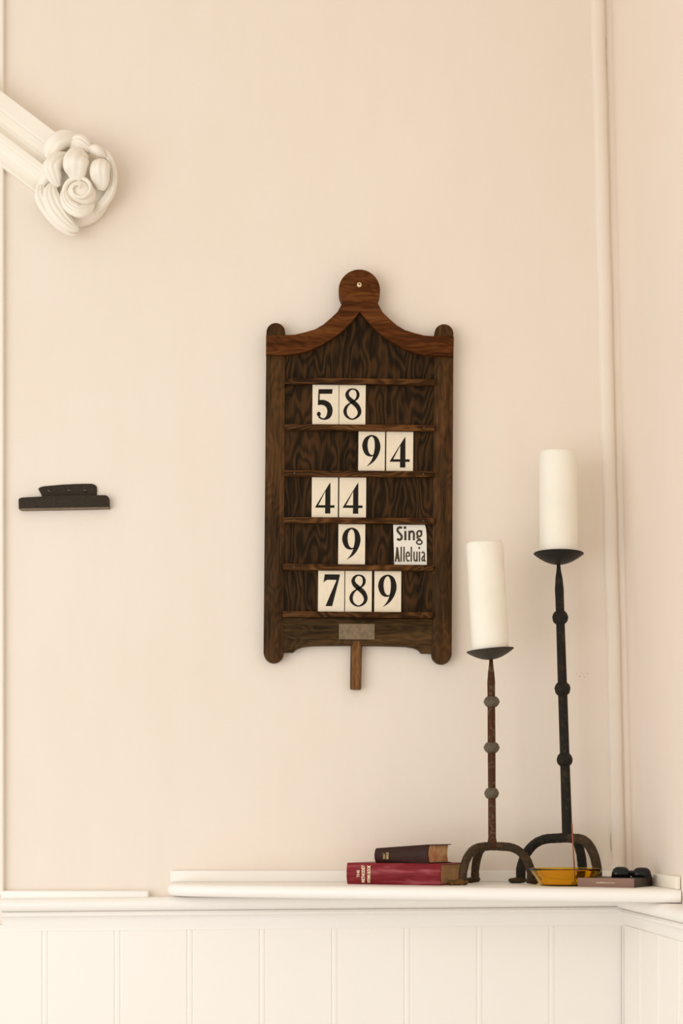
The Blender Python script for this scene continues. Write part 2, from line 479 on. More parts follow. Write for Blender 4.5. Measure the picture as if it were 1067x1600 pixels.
PW = 0.1352
plank_me = plank_mesh(PW - 0.00005, ZC - 0.180, M['panel'])
bm = bmesh.new(); box(bm, -1.88, XC + 0.01, -0.001, 0.004, 0.0, ZC - 0.181)
dado = tag(obj('wall_dado_back', bm, M['panel']), kind='structure')
x_first = P(302.5, 1500, -0.012).x     # the joint just right of a bead
xs = [x_first + PW * i for i in range(-8, 7)]
for x in xs:
    if x < -1.6 or x > XC - 0.02: continue
    o = bpy.data.objects.new('plank', plank_me); C.objects.link(o)
    o.location = (x, -0.001, 0); o.parent = dado
bm = bmesh.new()
dado_r = empty('tmp'); bpy.data.objects.remove(dado_r)
ang = math.atan(OPEN)
box(bm, 0, 1.12, -0.002, 0.002, 0.0, ZC - 0.181)
dado_r = obj('wall_dado_right', bm, M['panel']); tag(dado_r, kind='structure')
dado_r.rotation_euler = (0, 0, -(math.pi / 2 - ang)); dado_r.location = (XC - 0.004, -0.02, 0)
for i in range(8):
    o = bpy.data.objects.new('plank', plank_me); C.objects.link(o)
    o.location = (0.0 + PW * i, -0.002, 0); o.parent = dado_r

# dado rail: nosing, bead, cove; it climbs a little to the right
def arc(cx_, cz, rx, rz, a0, a1, n=8):
    return [(cx_ + rx * math.cos(R(a0 + (a1 - a0) * i / n)), cz + rz * math.sin(R(a0 + (a1 - a0) * i / n))) for i in range(n + 1)]
rail = [(0, -0.126)] + arc(0.022, -0.1385, 0.014, 0.0125, 90, -90, 10) + [(0.027, -0.1525), (0.0255, -0.1545)]
rail += arc(0.0255, -0.1575, 0.0035, 0.003, 90, -90, 6) + [(0.0235, -0.1615)]
rail += [(0.0235 - 0.0095 * (i / 8) ** 0.55, -0.1625 - 0.022 * (i / 8)) for i in range(1, 9)] + [(0.015, -0.1875), (0, -0.1875)]
bm = extrude_profile(rail, 0.62 + XC + 0.015, 'x')
ro = shade_auto(obj('trim_3', bm, M['joinery']), 25); tag(ro, kind='structure')
ro.location = (P(2, 1420, -0.02).x, 0.0, ZC - 0.0035); ro.rotation_euler = (0, R(-0.5), 0)
bm = extrude_profile(rail, 1.12, 'x')
rr = shade_auto(obj('trim_4', bm, M['joinery']), 25); tag(rr, kind='structure')
rr.rotation_euler = (0, 0, -(math.pi / 2 - ang)); rr.location = (XC - 0.001, -0.012, ZC + 0.003)
# thin fillet on top of the rail, stopping short of the shelf
x0, x1 = P(2, 1395, -0.015).x, P(232, 1395, -0.015).x
bm = bmesh.new(); box(bm, x0, x1, -0.019, 0.004, ZC - 0.132, ZC - 0.1155, 0.003, 3)
fo = shade_auto(obj('trim_5', bm, M['joinery'])); tag(fo, kind='structure')

# ------------------------------------------------------------------ corner shelf
sh = empty('corner_shelf', (0, 0, ZS))
tag(sh, 'white painted corner shelf with rounded front edge above the panelling', 'shelf')
plan = [(262, -0.075), (300, -0.125), (450, -0.185), (600, -0.235), (800, -0.292), (1000, -0.345), (1058, -0.366)]
front = [(P(px, 1380, y).x, y) for px, y in plan]
fr = catmull(front, 5)
th = 0.0225
back = [(XC - 0.002 + 0.366 * OPEN, -0.366), (XC - 0.001, -0.0005), (fr[0][0] + 0.002, -0.0005)]
fr[-1] = back[0]
nose = [(0.0, 0.0)] + [(-0.0105 * (1 - math.cos(a)) , -th / 2 + th / 2 * math.sin(a)) for a in [R(x) for x in (90,)]]
# stack of offset outlines makes the rounded nosing
def offs(pts, d):
    out = []
    for i, (x, y) in enumerate(pts):
        a, b = pts[max(i - 1, 0)], pts[min(i + 1, len(pts) - 1)]
        dx, dy = b[0] - a[0], b[1] - a[1]; l = math.hypot(dx, dy)
        out.append((x - dy / l * d, y + dx / l * d))
    return out
bm = bmesh.new(); layers = []
for i in range(11):
    a = R(90 - 18 * i)
    ins = 0.0112 * (1 - math.cos(a)); z = -th / 2 + th / 2 * math.sin(a)
    o_ = offs(fr, ins)
    layers.append([bm.verts.new((x, y, z)) for x, y in o_] + [bm.verts.new((x, y, z)) for x, y in back[1:]])
for A, B in zip(layers, layers[1:]):
    n = len(A)
    for i in range(n): bm.faces.new((A[i], A[(i + 1) % n], B[(i + 1) % n], B[i]))
bm.faces.new(layers[0]); bm.faces.new(list(reversed(layers[-1])))
shade_auto(obj('shelf_board', bm, M['joinery'], sh), 40)
bm = bmesh.new(); box(bm, P(266, 1370, -0.01).x, XC - 0.002, -0.009, -0.0005, 0.0, 0.0215, 0.002, 3)
us = tag(shade_auto(obj('trim_6', bm, M['panel'])), kind='structure'); us.location.z = ZS
bm = bmesh.new(); box(bm, 0, 0.350, 0.0, 0.008, 0.0, 0.0215, 0.002, 3)
u2 = tag(shade_auto(obj('trim_7', bm, M['stucco'])), kind='structure')  # beiger coat than the back strip, putting its shade into the colour
u2.rotation_euler = (0, 0, -(math.pi / 2 - ang)); u2.location = (XC - 0.0088, -0.010, ZS)

# ------------------------------------------------------------------ hood mould with carved leaf stop
hm = empty('hood_mould', P(40, 230, 0))
tag(hm, 'white plaster hood mould ending in a carved curling leaf boss', 'moulding')
HO = hm.location.copy()
K = D / F
def S(px, py, mm): # wall-plane offsets from the mould's own origin
    return Vector(((px - 40) * K, -mm * 0.82 / 1000, -(py - 230) * K))
prof = [(0, -12), (0, 54), (1.5, 56), (27, 56), (29, 54), (29, 47), (34, 36), (41, 30), (49, 30), (56, 36), (60, 44), (60, 48),
        (62, 50), (71, 50), (73, 48), (73, 40), (78, 29), (85, 23), (94, 22), (103, 26), (105, 24), (105, -12)]
dx, dy = 111 / 139.2, 84 / 139.2
bm = bmesh.new(); ra, rb = [], []
for s, h in prof:
    p = s / 1.2
    for t_, lst in ((-150, ra), (147, rb)):
        lst.append(bm.verts.new(S(0 + dx * t_ - dy * p, 152 + dy * t_ + dx * p, h)))
n = len(prof)
bm.faces.new(ra); bm.faces.new(list(reversed(rb)))
for i in range(n): bm.faces.new((ra[i], rb[i], rb[(i + 1) % n], ra[(i + 1) % n]))
shade_auto(obj('moulding_run', bm, M['stucco'], hm), 28)

def u(a, b): return a / 4.85, 120 + b / 4.85
def leaf(pts, name='leaf', ridges=0, rid=0.06, n=48, sub=7, droop=0.0):
    """swept lobe; pts = (zoom x, zoom y, depth mm, half width, half thickness mm)"""
    q = catmull([(*u(a, b), d, w / 4.85, t_) for a, b, d, w, t_ in pts], sub)
    bm = bmesh.new(); m = len(q); rings = []
    for i in range(m):
        a, b = q[max(i - 1, 0)], q[min(i + 1, m - 1)]
        tx, ty = b[0] - a[0], b[1] - a[1]; l = math.hypot(tx, ty) or 1
        nx, ny = -ty / l, tx / l
        ring = []
        for k_ in range(n):
            an = 2 * math.pi * k_ / n
            c_, s_ = math.cos(an), math.sin(an)
            if s_ > 0 and ridges: s_ = s_ ** 0.8 * (1 - rid * 4 * (0.5 - 0.5 * math.cos(math.pi * ridges * c_)) * (1 - abs(c_) ** 4))
            elif s_ < 0: s_ *= 0.5
            w = max(q[i][3], 0.4) * c_
            ring.append(bm.verts.new(S(q[i][0] + nx * w, q[i][1] + ny * w, q[i][2] + max(q[i][4], 0.5) * s_ - droop * c_ * c_)))
        rings.append(ring)
    for A, B in zip(rings, rings[1:]):
        for k_ in range(n): bm.faces.new((A[k_], B[k_], B[(k_ + 1) % n], A[(k_ + 1) % n]))
    bm.faces.new(rings[0]); bm.faces.new(list(reversed(rings[-1])))
    return obj(name, bm, M['stucco'], hm, True)

# the round core behind the leaves
bm = bmesh.new()
bmesh.ops.create_uvsphere(bm, u_segments=28, v_segments=16, radius=1)
for v_ in bm.verts:
    a = v_.co.copy()
    v_.co = S(126 + a.x * 50, 300 + a.z * -58, 18 + 44 * -a.y)
obj('boss_core', bm, M['stucco'], hm, True)
leaf([(640, 545, 50, 20, 10), (560, 560, 66, 60, 18), (480, 610, 74, 66, 20), (425, 665, 68, 56, 16), (402, 705, 56, 26, 7)], ridges=3, rid=0.03)
leaf([(560, 690, 62, 30, 12), (490, 740, 76, 62, 20), (452, 810, 84, 62, 20), (465, 880, 78, 52, 14), (488, 932, 68, 18, 6)], ridges=3, rid=0.04)
leaf([(690, 690, 74, 40, 12), (650, 730, 88, 85, 20), (628, 800, 97, 92, 22), (622, 860, 90, 76, 16), (612, 895, 80, 40, 7)], ridges=3, rid=0.03)
leaf([(810, 730, 68, 30, 10), (805, 780, 80, 66, 20), (800, 850, 84, 74, 22), (802, 910, 74, 58, 14), (798, 948, 62, 22, 6)], ridges=3, rid=0.03)
leaf([(700, 640, 62, 20, 10), (750, 660, 74, 38, 14), (800, 685, 72, 34, 14), (835, 705, 60, 10, 8)])
leaf([(560, 600, 56, 40, 14), (640, 600, 70, 58, 16), (710, 640, 66, 40, 14), (760, 640, 50, 12, 8)], ridges=4)
leaf([(690, 565, 40, 14, 8), (770, 620, 50, 24, 12), (840, 680, 54, 28, 14), (882, 770, 56, 26, 14), (885, 870, 50, 28, 14), (850, 960, 44, 34, 14), (780, 1040, 40, 30, 12), (735, 1075, 36, 10, 8)], ridges=3, rid=0.08)
leaf([(440, 900, 60, 30, 12), (430, 980, 66, 62, 18), (455, 1070, 66, 74, 20), (510, 1150, 62, 66, 18), (570, 1205, 56, 48, 14), (625, 1225, 48, 12, 8)], ridges=4, rid=0.06)
leaf([(350, 880, 40, 30, 12), (350, 960, 44, 60, 18), (390, 1060, 44, 54, 18), (470, 1160, 40, 46, 16), (550, 1225, 36, 26, 12), (600, 1240, 34, 8, 6)], ridges=4, rid=0.06)
leaf([(545, 930, 70, 16, 8), (535, 1000, 76, 32, 12), (565, 1080, 80, 46, 14), (640, 1125, 80, 48, 14), (705, 1100, 72, 38, 12), (745, 1055, 62, 10, 6)], ridges=4, rid=0.05)
# the spiral curl
bm = bmesh.new()
bmesh.ops.create_uvsphere(bm, u_segments=24, v_segments=14, radius=1)
for v_ in bm.verts:
    a = v_.co.copy()
    X, Y = u(648, 980)
    v_.co = S(X + a.x * 23.5, Y + a.z * -22, 64 + 26 * -a.y)
obj('curl', bm, M['stucco'], hm, True)
sp = []
for i in range(26):
    t_ = i / 25; a = R(210 - 620 * t_ * 0.9); r_ = 112 * (1 - t_) ** 0.9 + 10
    sp.append((650 + r_ * math.cos(a) * 1.0, 975 - r_ * math.sin(a) * 0.92, 74 + 22 * t_ ** 0.6, 15 * (1 - t_) + 5, 8 - 3 * t_))
leaf(sp, 'curl_ridge', n=10, sub=2)
# small fan where the mould runs into the leaves
for i in range(3):
    leaf([(300 + 12 * i, 905 - 60 * i, 30, 20, 8), (350 + 10 * i, 870 - 45 * i, 44, 36, 12), (410, 820 - 35 * i, 56, 44, 14), (450, 800 - 30 * i, 52, 20, 8)], 'leaf')

# ------------------------------------------------------------------ hymn board
BX, BY, BYD = 560.0, 770.0, -0.024
BROT = R(0.42)
hb = empty('hymn_board', P(BX, BY, 0) , (0, BROT, 0))
hb.location.z = P(BX, BY, BYD).z; hb.location.x = P(BX, BY, BYD).x; hb.location.y = 0
tag(hb, 'dark oak hymn board with ogee top, ledges and handle hung on the cream wall', 'hymn board')
kb = (D + BYD) / F
def b(px, py): return ((px - BX) * kb, (BY - py) * kb)
def bpts(l): return [b(*p) for p in l]

def stile(x0, x1, yt, yb):
    r = (x1 - x0) / 2; c_ = (x0 + x1) / 2; rb_ = r + 0.8; pts = []
    for i in range(13): a = R(180 - 15 * i); pts.append((c_ + r * math.cos(a), yt + r - r * math.sin(a)))
    for i in range(13): a = R(-15 * i); pts.append((c_ + rb_ * math.cos(a), yb - rb_ - rb_ * math.sin(a)))
    return bpts(pts)
shade_auto(obj('stile', prism(stile(414.2, 443.5, 504.5, 1036), -0.0015, -0.022, 0.0018), M['oak'], hb))
shade_auto(obj('stile', prism(stile(677, 706.8, 504.5, 1036), -0.0015, -0.022, 0.0018), M['oak'], hb))
pan = [(442, 980), (442, 545), (480, 535), (520, 512), (548, 480), (559, 465), (571, 480), (600, 512), (640, 535), (678.5, 545), (678.5, 980)]
obj('back_panel', prism(bpts(pan), -0.004, -0.0195), M['oak_panel'], hb)
up = [(447.5, 525.5), (460, 524.6), (475, 522), (490, 516.5), (503, 509), (516, 499), (525, 489), (533, 476.5)]
neck = [(538, 462), (545, 449), (552, 443)]
low = [(559.5, 487), (553, 497), (545, 506), (533, 518), (520, 528.5), (505, 538), (490, 545.5), (475, 551), (460, 554.5), (445, 556), (414, 557)]
def mir(l, c=560.3): return [(2 * c - x, y) for x, y in l]
crest = [(414, 526)] + up + neck + list(reversed(mir(neck))) + list(reversed(mir(up))) + [(707, 526)] + list(reversed(mir(low[1:]))) + low
crest = crest[:len(crest)]
seen = []
for p in crest:
    if not seen or math.hypot(p[0] - seen[-1][0], p[1] - seen[-1][1]) > 0.5: seen.append(p)
shade_auto(obj('crest_rail', prism(bpts(seen), -0.012, -0.0285, 0.0012), M['oak_red'], hb))
disc = [(559 + 32.3 * math.cos(2 * math.pi * i / 56), 454.5 - 32.3 * math.sin(2 * math.pi * i / 56)) for i in range(56)]
ds = shade_auto(obj('roundel', prism(bpts(disc), -0.003, -0.0275, 0.0015), M['oak_red'], hb))
bm = lathe([(0, 0.0022), (0.0028, 0.0022), (0.0045, 0.001), (0.0048, -0.002), (0, -0.002)], 20)
sc = obj('screw', bm, M['brass_bright'], hb, True); sc.rotation_euler = (R(90), 0, 0); x, z = b(559, 446.5); sc.location = (x, -0.0292, z)
bm = lathe([(0, 0.0006), (0.0017, 0.0006), (0.0018, -0.001), (0, -0.001)], 16)
s2 = obj('screw_recess', bm, M['steel'], sc); s2.location = (0, 0, 0.0022)
brl = [(442, 966), (678, 966), (678, 1019), (660, 1019), (657.5, 1016), (654, 1013), (648, 1010.6), (634, 1008.6), (600, 1007.8), (560, 1007.5), (520, 1008), (490, 1008.6), (474, 1010.4), (466, 1013), (462, 1016), (459, 1019), (442, 1019)]
shade_auto(obj('bottom_rail', prism(bpts(brl), -0.0025, -0.0212, 0.001), M['oak_rail'], hb))
for yc in (597, 669, 741, 814, 887.2, 961):
    x0, z0 = b(443.5, yc + 4.6); x1, z1 = b(678, yc - 4.6)
    bm = bmesh.new(); box(bm, x0, x1, -0.0305, -0.019, z0, z1, 0.0014, 2)
    shade_auto(obj('ledge', bm, M['oak_ledge'], hb))
    L = C.objects[-1] if False else None
    if yc > 600:
        for px in (460, 661):
            bm = lathe([(0, 0.0006), (0.0012, 0.0005), (0.0017, 0), (0.0017, -0.001), (0, -0.001)], 10)
            s_ = obj('nail', bm, M['steel'], hb, True); s_.rotation_euler = (R(90), 0, 0)
            xx, zz = b(px, yc); s_.location = (xx, -0.0305, zz)
x0, z0 = b(531, 999); x1, z1 = b(587, 974.5)
bm = bmesh.new(); box(bm, x0, x1, -0.0228, -0.0205, z0, z1, 0.0006, 2)
npl = obj('name_plate', bm, M['brass'], hb); npl['label'] = 'small dull brass name plate'
for px, py in ((535.5, 987), (583.5, 987)):
    bm = lathe([(0, 0.001), (0.0014, 0.0009), (0.0022, 0), (0.0022, -0.001), (0, -0.001)], 14)
    s_ = obj('screw', bm, M['brass_bright' if False else 'brass'], npl, True); s_.rotation_euler = (R(90), 0, 0)
    xx, zz = b(px, py); s_.location = (xx, -0.0228, zz)
x, z0 = b(558.6, 1077); _, z1 = b(558.6, 1000)
bm = lathe([(0, 0), (0.0088, 0), (0.0104, 0.0015), (0.0106, 0.01), (0.0108, z1 - z0 - 0.002), (0, z1 - z0)], 24)
hd = shade_auto(obj('handle', bm, M['dowel'], hb)); hd.location = (x - 0.001, -0.0125, z0); hd.rotation_euler = (0, R(0.6), 0)
hd['label'] = 'turned brown wooden handle'

# ------------------------------------------------------------------ number cards
def card_pos(px, py, y):
    x, z = b(px, py)
    q = Matrix.Rotation(BROT, 4, 'Y') @ Vector((x, y, z))
    return hb.location + q

def seven(bm):
    flat_poly(bm, [(190, 48), (352, 48), (352, 64), (318, 106), (235, 104), (208, 108), (192, 118), (176, 136)])
    flat_poly(bm, [(352, 64), (272, 380), (200, 380), (318, 106)])
def eight(bm):
    p = [(543, 55, 14), (505, 70, 25), (484, 110, 37), (500, 152, 44), (545, 192, 50), (597, 240, 49), (620, 298, 40), (600, 348, 27), (543, 378, 14),
         (486, 350, 26), (464, 300, 36), (476, 250, 30), (512, 212, 17), (562, 182, 15), (594, 150, 27), (602, 108, 32), (585, 70, 22)]
    stroke(bm, p, True)
def nine(bm):
    stroke(bm, [(888, 246, 6), (862, 266, 12), (832, 268, 24), (795, 238, 46), (775, 165, 57), (793, 92, 42), (845, 55, 16), (893, 88, 42), (911, 165, 60), (900, 240, 54),
                (873, 305, 36), (838, 350, 17), (797, 384, 2)])
def five(bm):
    # drawn at the scale of the other sheet, then doubled
    f = lambda l: [((x - 290) * 2.03, (y - 37) * 2.06 ) for x, y in l]
    flat_poly(bm, f([(322, 61), (397, 60), (395, 84), (334, 85), (322, 85)]))
    flat_poly(bm, f([(322, 61), (330, 61), (327.5, 121), (319, 143)]))
    flat_poly(bm, f([(327.5, 116), (333, 117), (333, 143), (319, 143)]))
    w = [(329, 129, 25), (352, 131, 28), (374, 144, 30), (384, 170, 29), (377, 200, 24), (357, 215, 10), (338, 213, 8), (324, 202, 12)]
    stroke(bm, [((x - 290) * 2.03, (y - 37) * 2.06, ww * 2.0) for x, y, ww in w])
    cx_, cy_ = 324.5, 190
    flat_poly(bm, f([(cx_ + 10.5 * math.cos(i * math.pi / 8), cy_ + 12 * math.sin(i * math.pi / 8)) for i in range(16)]))
def four(bm):
    f = lambda l: [((x - 676) * 2.03, (y - 282) * 2.06) for x, y in l]
    flat_poly(bm, f([(775, 308), (776, 469), (748, 469), (749, 350)]))
    flat_poly(bm, f([(775, 306), (748, 356), (711, 427), (694, 438)]))
    flat_poly(bm, f([(694, 439), (705, 426), (798, 426), (798, 439)]))
orig = {'7': (118, 10), '8': (400, 10), '9': (706, 10), '5': (0, 0), '4': (0, 0)}
draw = {'7': seven, '8': eight, '9': nine, '5': five, '4': four}

def number_card(d, x0, x1, y0, y1, label, rot=0.0, tint=1.0):
    w, h = (x1 - x0) * kb, (y1 - y0) * kb
    e = empty('number_card', card_pos((x0 + x1) / 2, y1, -0.0222), (0, BROT + R(rot), 0))
    tag(e, label, 'number card', 'number cards on the hymn board')
    bm = bmesh.new(); box(bm, -w / 2, w / 2, -0.0008, 0.0008, 0.0, h, 0.0002, 1)
    obj('card', bm, M['card'], e)
    bm = bmesh.new(); draw[d](bm)
    ox, oy = orig[d]
    for v_ in bm.verts:
        x, y = v_.co.x - ox, v_.co.z - oy
        v_.co = Vector((x / 285 * w - w / 2, -0.0011 + v_.co.y, h - y / 430 * h))
    flat_obj('numeral', bm, M['ink'], e)
    return e
rows = [('5', 487, 528, 601.2, 664, 'ivory card with black numeral 5 beside an 8 on the top ledge row'),
        ('8', 528.8, 570, 601.2, 664, 'ivory card with black numeral 8 beside the 5'),
        ('9', 559.3, 600.8, 674, 736.4, 'ivory card with black numeral 9 left of a single 4'),
        ('4', 603, 645, 674, 736.4, 'ivory card with black numeral 4 right of a 9'),
        ('4', 487, 528, 746, 809.2, 'ivory card with black numeral 4, first of the pair making 44'),
        ('4', 530, 572, 746, 809.2, 'ivory card with black numeral 4, second of the pair making 44'),
        ('9', 529, 571, 819, 882.4, 'ivory card with black numeral 9 alone in the row with the paper slip'),
        ('7', 498, 539, 892, 956.2, 'ivory card with black numeral 7 starting the bottom row'),
        ('8', 540.3, 582, 892, 956.2, 'ivory card with black numeral 8 between a 7 and a 9'),
        ('9', 586, 628, 892, 956.2, 'ivory card with black numeral 9 ending the bottom row after the 8')]
for d, x0, x1, y0, y1, lab in rows: number_card(d, x0, x1, y0, y1, lab, random.uniform(-0.25, 0.25))

# paper slip
e = empty('paper_slip', card_pos(642, 882.4, -0.0222), (0, BROT, 0))
tag(e, 'white paper slip printed Sing Alleluia standing on the hymn board', 'paper slip')
def sl(X, Y): return ((600 + X / 13.34 - 642) * kb, (882.4 - (810.3 + Y / 13.34)) * kb)
bm = prism([sl(*p) for p in [(195, 120), (858, 118), (880, 200), (893, 340), (903, 962), (225, 962)]], 0.0004, -0.0004)
obj('paper', bm, M['paper'], e)
bm = bmesh.new(); W = kb / 13.34
def st(l, w, closed=False): stroke(bm, [(*sl(x, y), w * W) for x, y in l], closed, 6, -0.0008)
st([(378, 188), (335, 174), (293, 200), (290, 252), (330, 300), (370, 350), (368, 408), (328, 434), (278, 414)], 46)
flat_poly(bm, [sl(440 + 28 * math.cos(i * math.pi / 7), 180 + 30 * math.sin(i * math.pi / 7)) for i in range(14)], -0.0008)
st([(450, 248), (450, 442)], 46)
st([(533, 243), (533, 442)], 44); st([(540, 300), (562, 262), (598, 258), (624, 290), (628, 350), (628, 442)], 42)
st([(740 + 46 * math.cos(i * math.pi / 6), 303 + 58 * math.sin(i * math.pi / 6)) for i in range(12)], 38, True)
st([(760, 252), (805, 246)], 26)
st([(712, 352), (697, 385), (720, 408), (775, 428)], 34)
st([(743 + 56 * math.cos(i * math.pi / 6), 482 + 42 * math.sin(i * math.pi / 6)) for i in range(12)], 30, True)
st([(250, 892), (286, 590)], 34); st([(278, 590), (322, 892)], 38); st([(258, 810), (315, 810)], 30)
for x in (365, 425, 577): st([(x, 577), (x, 890)], 28)
st([(478, 772), (542, 772)], 22)
st([(541, 772), (530, 712), (505, 688), (480, 715), (474, 780), (483, 850), (508, 876), (542, 860)], 28)
st([(634, 677), (634, 800), (642, 858), (665, 872), (690, 842)], 28); st([(695, 677), (695, 884)], 28)
st([(748, 677), (748, 884)], 28)
flat_poly(bm, [sl(743 + 19 * math.cos(i * math.pi / 7), 600 + 26 * math.sin(i * math.pi / 7)) for i in range(14)], -0.0008)
st([(793, 708), (818, 685), (843, 702), (848, 760), (848, 830), (858, 872), (878, 868)], 28)
st([(846, 762), (812, 790), (800, 832), (812, 868), (834, 858), (847, 830)], 26)
flat_obj('lettering', bm, M['ink_grey'], e)

# ------------------------------------------------------------------ wall bracket
br = empty('wall_bracket', P(100, 797, -0.01))
br.location.y = 0
br.rotation_euler = (0, R(0.0), 0)
tag(br, 'black painted iron bracket screwed to the wall, stepped outline', 'bracket')
def bk(px, py): return ((px - 100) * K * 0.995, (797 - py) * K * 0.995)
def q2(U, V): return bk(U / 5.335, 720 + V / 5.335)
top = [(312, 225), (330, 212), (360, 206), (430, 200), (520, 192), (600, 188), (690, 185), (760, 184), (785, 192), (800, 208), (802, 240), (798, 300), (345, 305), (350, 293), (335, 270)]
shade_auto(obj('back_plate', prism([q2(*p) for p in reversed(top)], 0.001, -0.004, 0.0012), M['bracket'], br))
low_ = [(157, 330), (165, 318), (185, 310), (350, 303), (520, 297), (700, 293), (880, 290), (900, 297), (909, 315), (911, 392), (160, 405)]
shade_auto(obj('ledge_bar', prism([q2(*p) for p in reversed(low_)], 0.001, -0.016, 0.0015), M['bracket'], br))
lip = [(160, 403), (911, 390), (915, 396), (800, 400), (520, 406), (200, 411), (168, 410)]
obj('lower_lip', prism([q2(*p) for p in reversed(lip)], 0.001, -0.017, 0.0004), mat_plain('pale_iron_edge', (0.17, 0.125, 0.08), 0.5, 0.25, 90), br)  # strip along the bar's bottom edge, paler than the bar
for i, (U, V) in enumerate(((405, 246), (572, 241), (706, 240))):
    bm = lathe([(0, 0.0012), (0.002, 0.001), (0.0036, 0), (0.0036, -0.001), (0, -0.001)], 16)
    s_ = obj('screw', bm, M['bracket'], br, True); s_.rotation_euler = (R(90), 0, 0); x, z = q2(U, V); s_.location = (x, -0.0042, z)
    bm = bmesh.new(); box(bm, -0.003, 0.003, -0.0004, 0.0004, 0.0004, 0.0013)
    g = obj('slot', bm, M['ash'], s_); g.rotation_euler = (0, 0, R(-35 + 20 * i))

# ------------------------------------------------------------------ candlesticks
def ease_leg(start, foot, top_z, r, toe, name, mat, parent, footmat, flare=0.0):
    """leg arching out of the stem, bending down to the shelf; then a flattened foot"""
    sx, sy = start; fx, fy = foot
    dx_, dy_ = fx - sx, fy - sy
    prof_ = [(0.0, 0.0), (0.25, 0.012), (0.5, 0.04), (0.72, 0.16), (0.90, 0.40), (0.99, 0.68), (1.0, 0.88), (1.0, 1.0)]
    pth = [(sx + dx_ * a, sy + dy_ * a, top_z * (1 - b_) + 0.004 * b_) for a, b_ in prof_]
    q = catmull([(*p, r) for p in pth], 5)
    q = [(a, b_, c_, rr_ * (1 + random.uniform(-0.04, 0.04))) for a, b_, c_, rr_ in q]
    o = obj(name, tube(q, 14), mat, parent, True)
    l = math.hypot(*toe); tx, ty = toe[0] / l, toe[1] / l
    f_ = catmull([(fx - tx * r * 1.0, fy - ty * r * 1.0, 0.0052, r * 0.8), (fx, fy, 0.0066, r * 1.2), (fx + toe[0] * 0.5, fy + toe[1] * 0.5, 0.0048, r * 1.0),
                  (fx + toe[0] * 0.85, fy + toe[1] * 0.85, 0.0042, r * 0.9), (fx + toe[0], fy + toe[1], 0.003, r * 0.5)], 5)
    bm = tube(f_, 12, None, (Vector((0, 0, 1)), 0.6))
    for v_ in bm.verts:
        if flare: v_.co += Vector([random.uniform(-1, 1) * flare for _ in range(3)])
        v_.co.z = max(v_.co.z, 0.0001)
    obj('foot', bm, footmat, o, True)
    return o

def stem_mesh(base, top, zb, zt, prof_):
    q = []
    for t_, r in prof_:
        z = zb + (zt - zb) * t_
        q.append((base[0] + (top[0] - base[0]) * t_, base[1] + (top[1] - base[1]) * t_, z, r * (1 + random.uniform(-0.03, 0.03))))
    return tube(q, 14)

def dish(r, h):
    prof_ = [(0, 0)]
    n_ = 9
    for i in range(1, n_ + 1): a = i / n_; prof_.append((r * a, h * a ** 1.9))
    for i in range(n_, 0, -1): a = i / n_; prof_.append((r * a - 0.0006, h * a ** 1.9 + 0.0016))
    prof_.append((0, 0.0016))
    return lathe(prof_, 40)

def candle(name, loc, rot, r, h, label, dip):
    e = empty(name, loc, rot); tag(e, label, 'candle')
    pr = [(0, 0), (r * 0.97, 0), (r, 0.003), (r * 1.005, h * 0.3), (r * 0.995, h * 0.6), (r, h - 0.007), (r * 0.985, h - 0.003), (r * 0.95, h - 0.0006), (r * 0.90, h), (r * 0.6, h - dip), (r * 0.2, h - dip * 1.4), (0, h - dip * 1.45)]
    q = []
    for (a, z), (a2, z2) in zip(pr, pr[1:]):
        q.append((a, z))
        if abs(z2 - z) > 0.03: q += [(a + (a2 - a) * s / 6, z + (z2 - z) * s / 6) for s in range(1, 6)]
    q.append(pr[-1])
    bm = lathe(q, 48)
    for v_ in bm.verts:
        t_ = max(0, v_.co.z / h); an = math.atan2(v_.co.y, v_.co.x)
        k_ = 1 + 0.008 * math.sin(3 * an + 5 * t_) * t_ + 0.005 * math.sin(5 * an + 9 * t_)
        v_.co.x *= k_; v_.co.y *= k_
        if t_ > 0.9: v_.co.z += 0.0016 * math.sin(2 * an + 1.2)
    shade_auto(obj('wax', bm, M['wax'], e), 60)
    bm = tube([(0, 0, h - dip * 1.6, 0.0012), (0.0003, 0, h - dip * 0.8, 0.0012), (0.001, 0.0004, h - dip * 0.3, 0.001)], 8)
    obj('wick', bm, M['wick'], e, True)
    return e

# --- short one
sy = -0.13; sX = P(768, 1300, sy).x
cs = empty('candlestick', (sX, sy, ZS))
tag(cs, 'shorter rusty iron candlestick with grey collars on three arched legs', 'candlestick')
kz = (D + sy) / F
def hz(py): return ZC + (HY - py) * kz - ZS
zt = hz(1030)
bm = stem_mesh((0.001, 0), (-0.001, 0), hz(1324), zt, [(0, 0.0105), (0.02, 0.0085), (0.05, 0.0072), (0.3, 0.0068), (0.55, 0.0069), (0.80, 0.0070), (0.88, 0.0069), (0.93, 0.0057), (0.97, 0.0038), (1.0, 0.0034)])
obj('stem', bm, M['iron_rust'], cs, True)
for i, py in enumerate((1239.5, 1168, 1096.5)):
    r_, h_ = (0.0132, 0.0098) if i == 0 else (0.0142, 0.0096)
    bm = lathe([(0.005, -h_ * 1.0), (r_ * 0.62, -h_ * 0.96), (r_ * 0.86, -h_ * 0.6), (r_ * 0.985, -h_ * 0.18), (r_ * (1.0 if i == 0 else 1.04), 0), (r_ * 0.985, h_ * 0.18), (r_ * 0.86, h_ * 0.6), (r_ * 0.62, h_ * 0.96), (0.005, h_)], 20)
    o = obj('collar', bm, M['collar'], cs, True); o.location = (0, 0, hz(py)); o.rotation_euler = (0, R(random.uniform(-3, 3)), 0.3 * i)
lz = hz(1322)
FT = [((-0.055, -0.045), (-0.026, -0.007), 0.0016), ((-0.023, 0.076), (-0.021, -0.006), 0.0005), ((0.071, 0.004), (0.012, 0.006), 0.0005)]
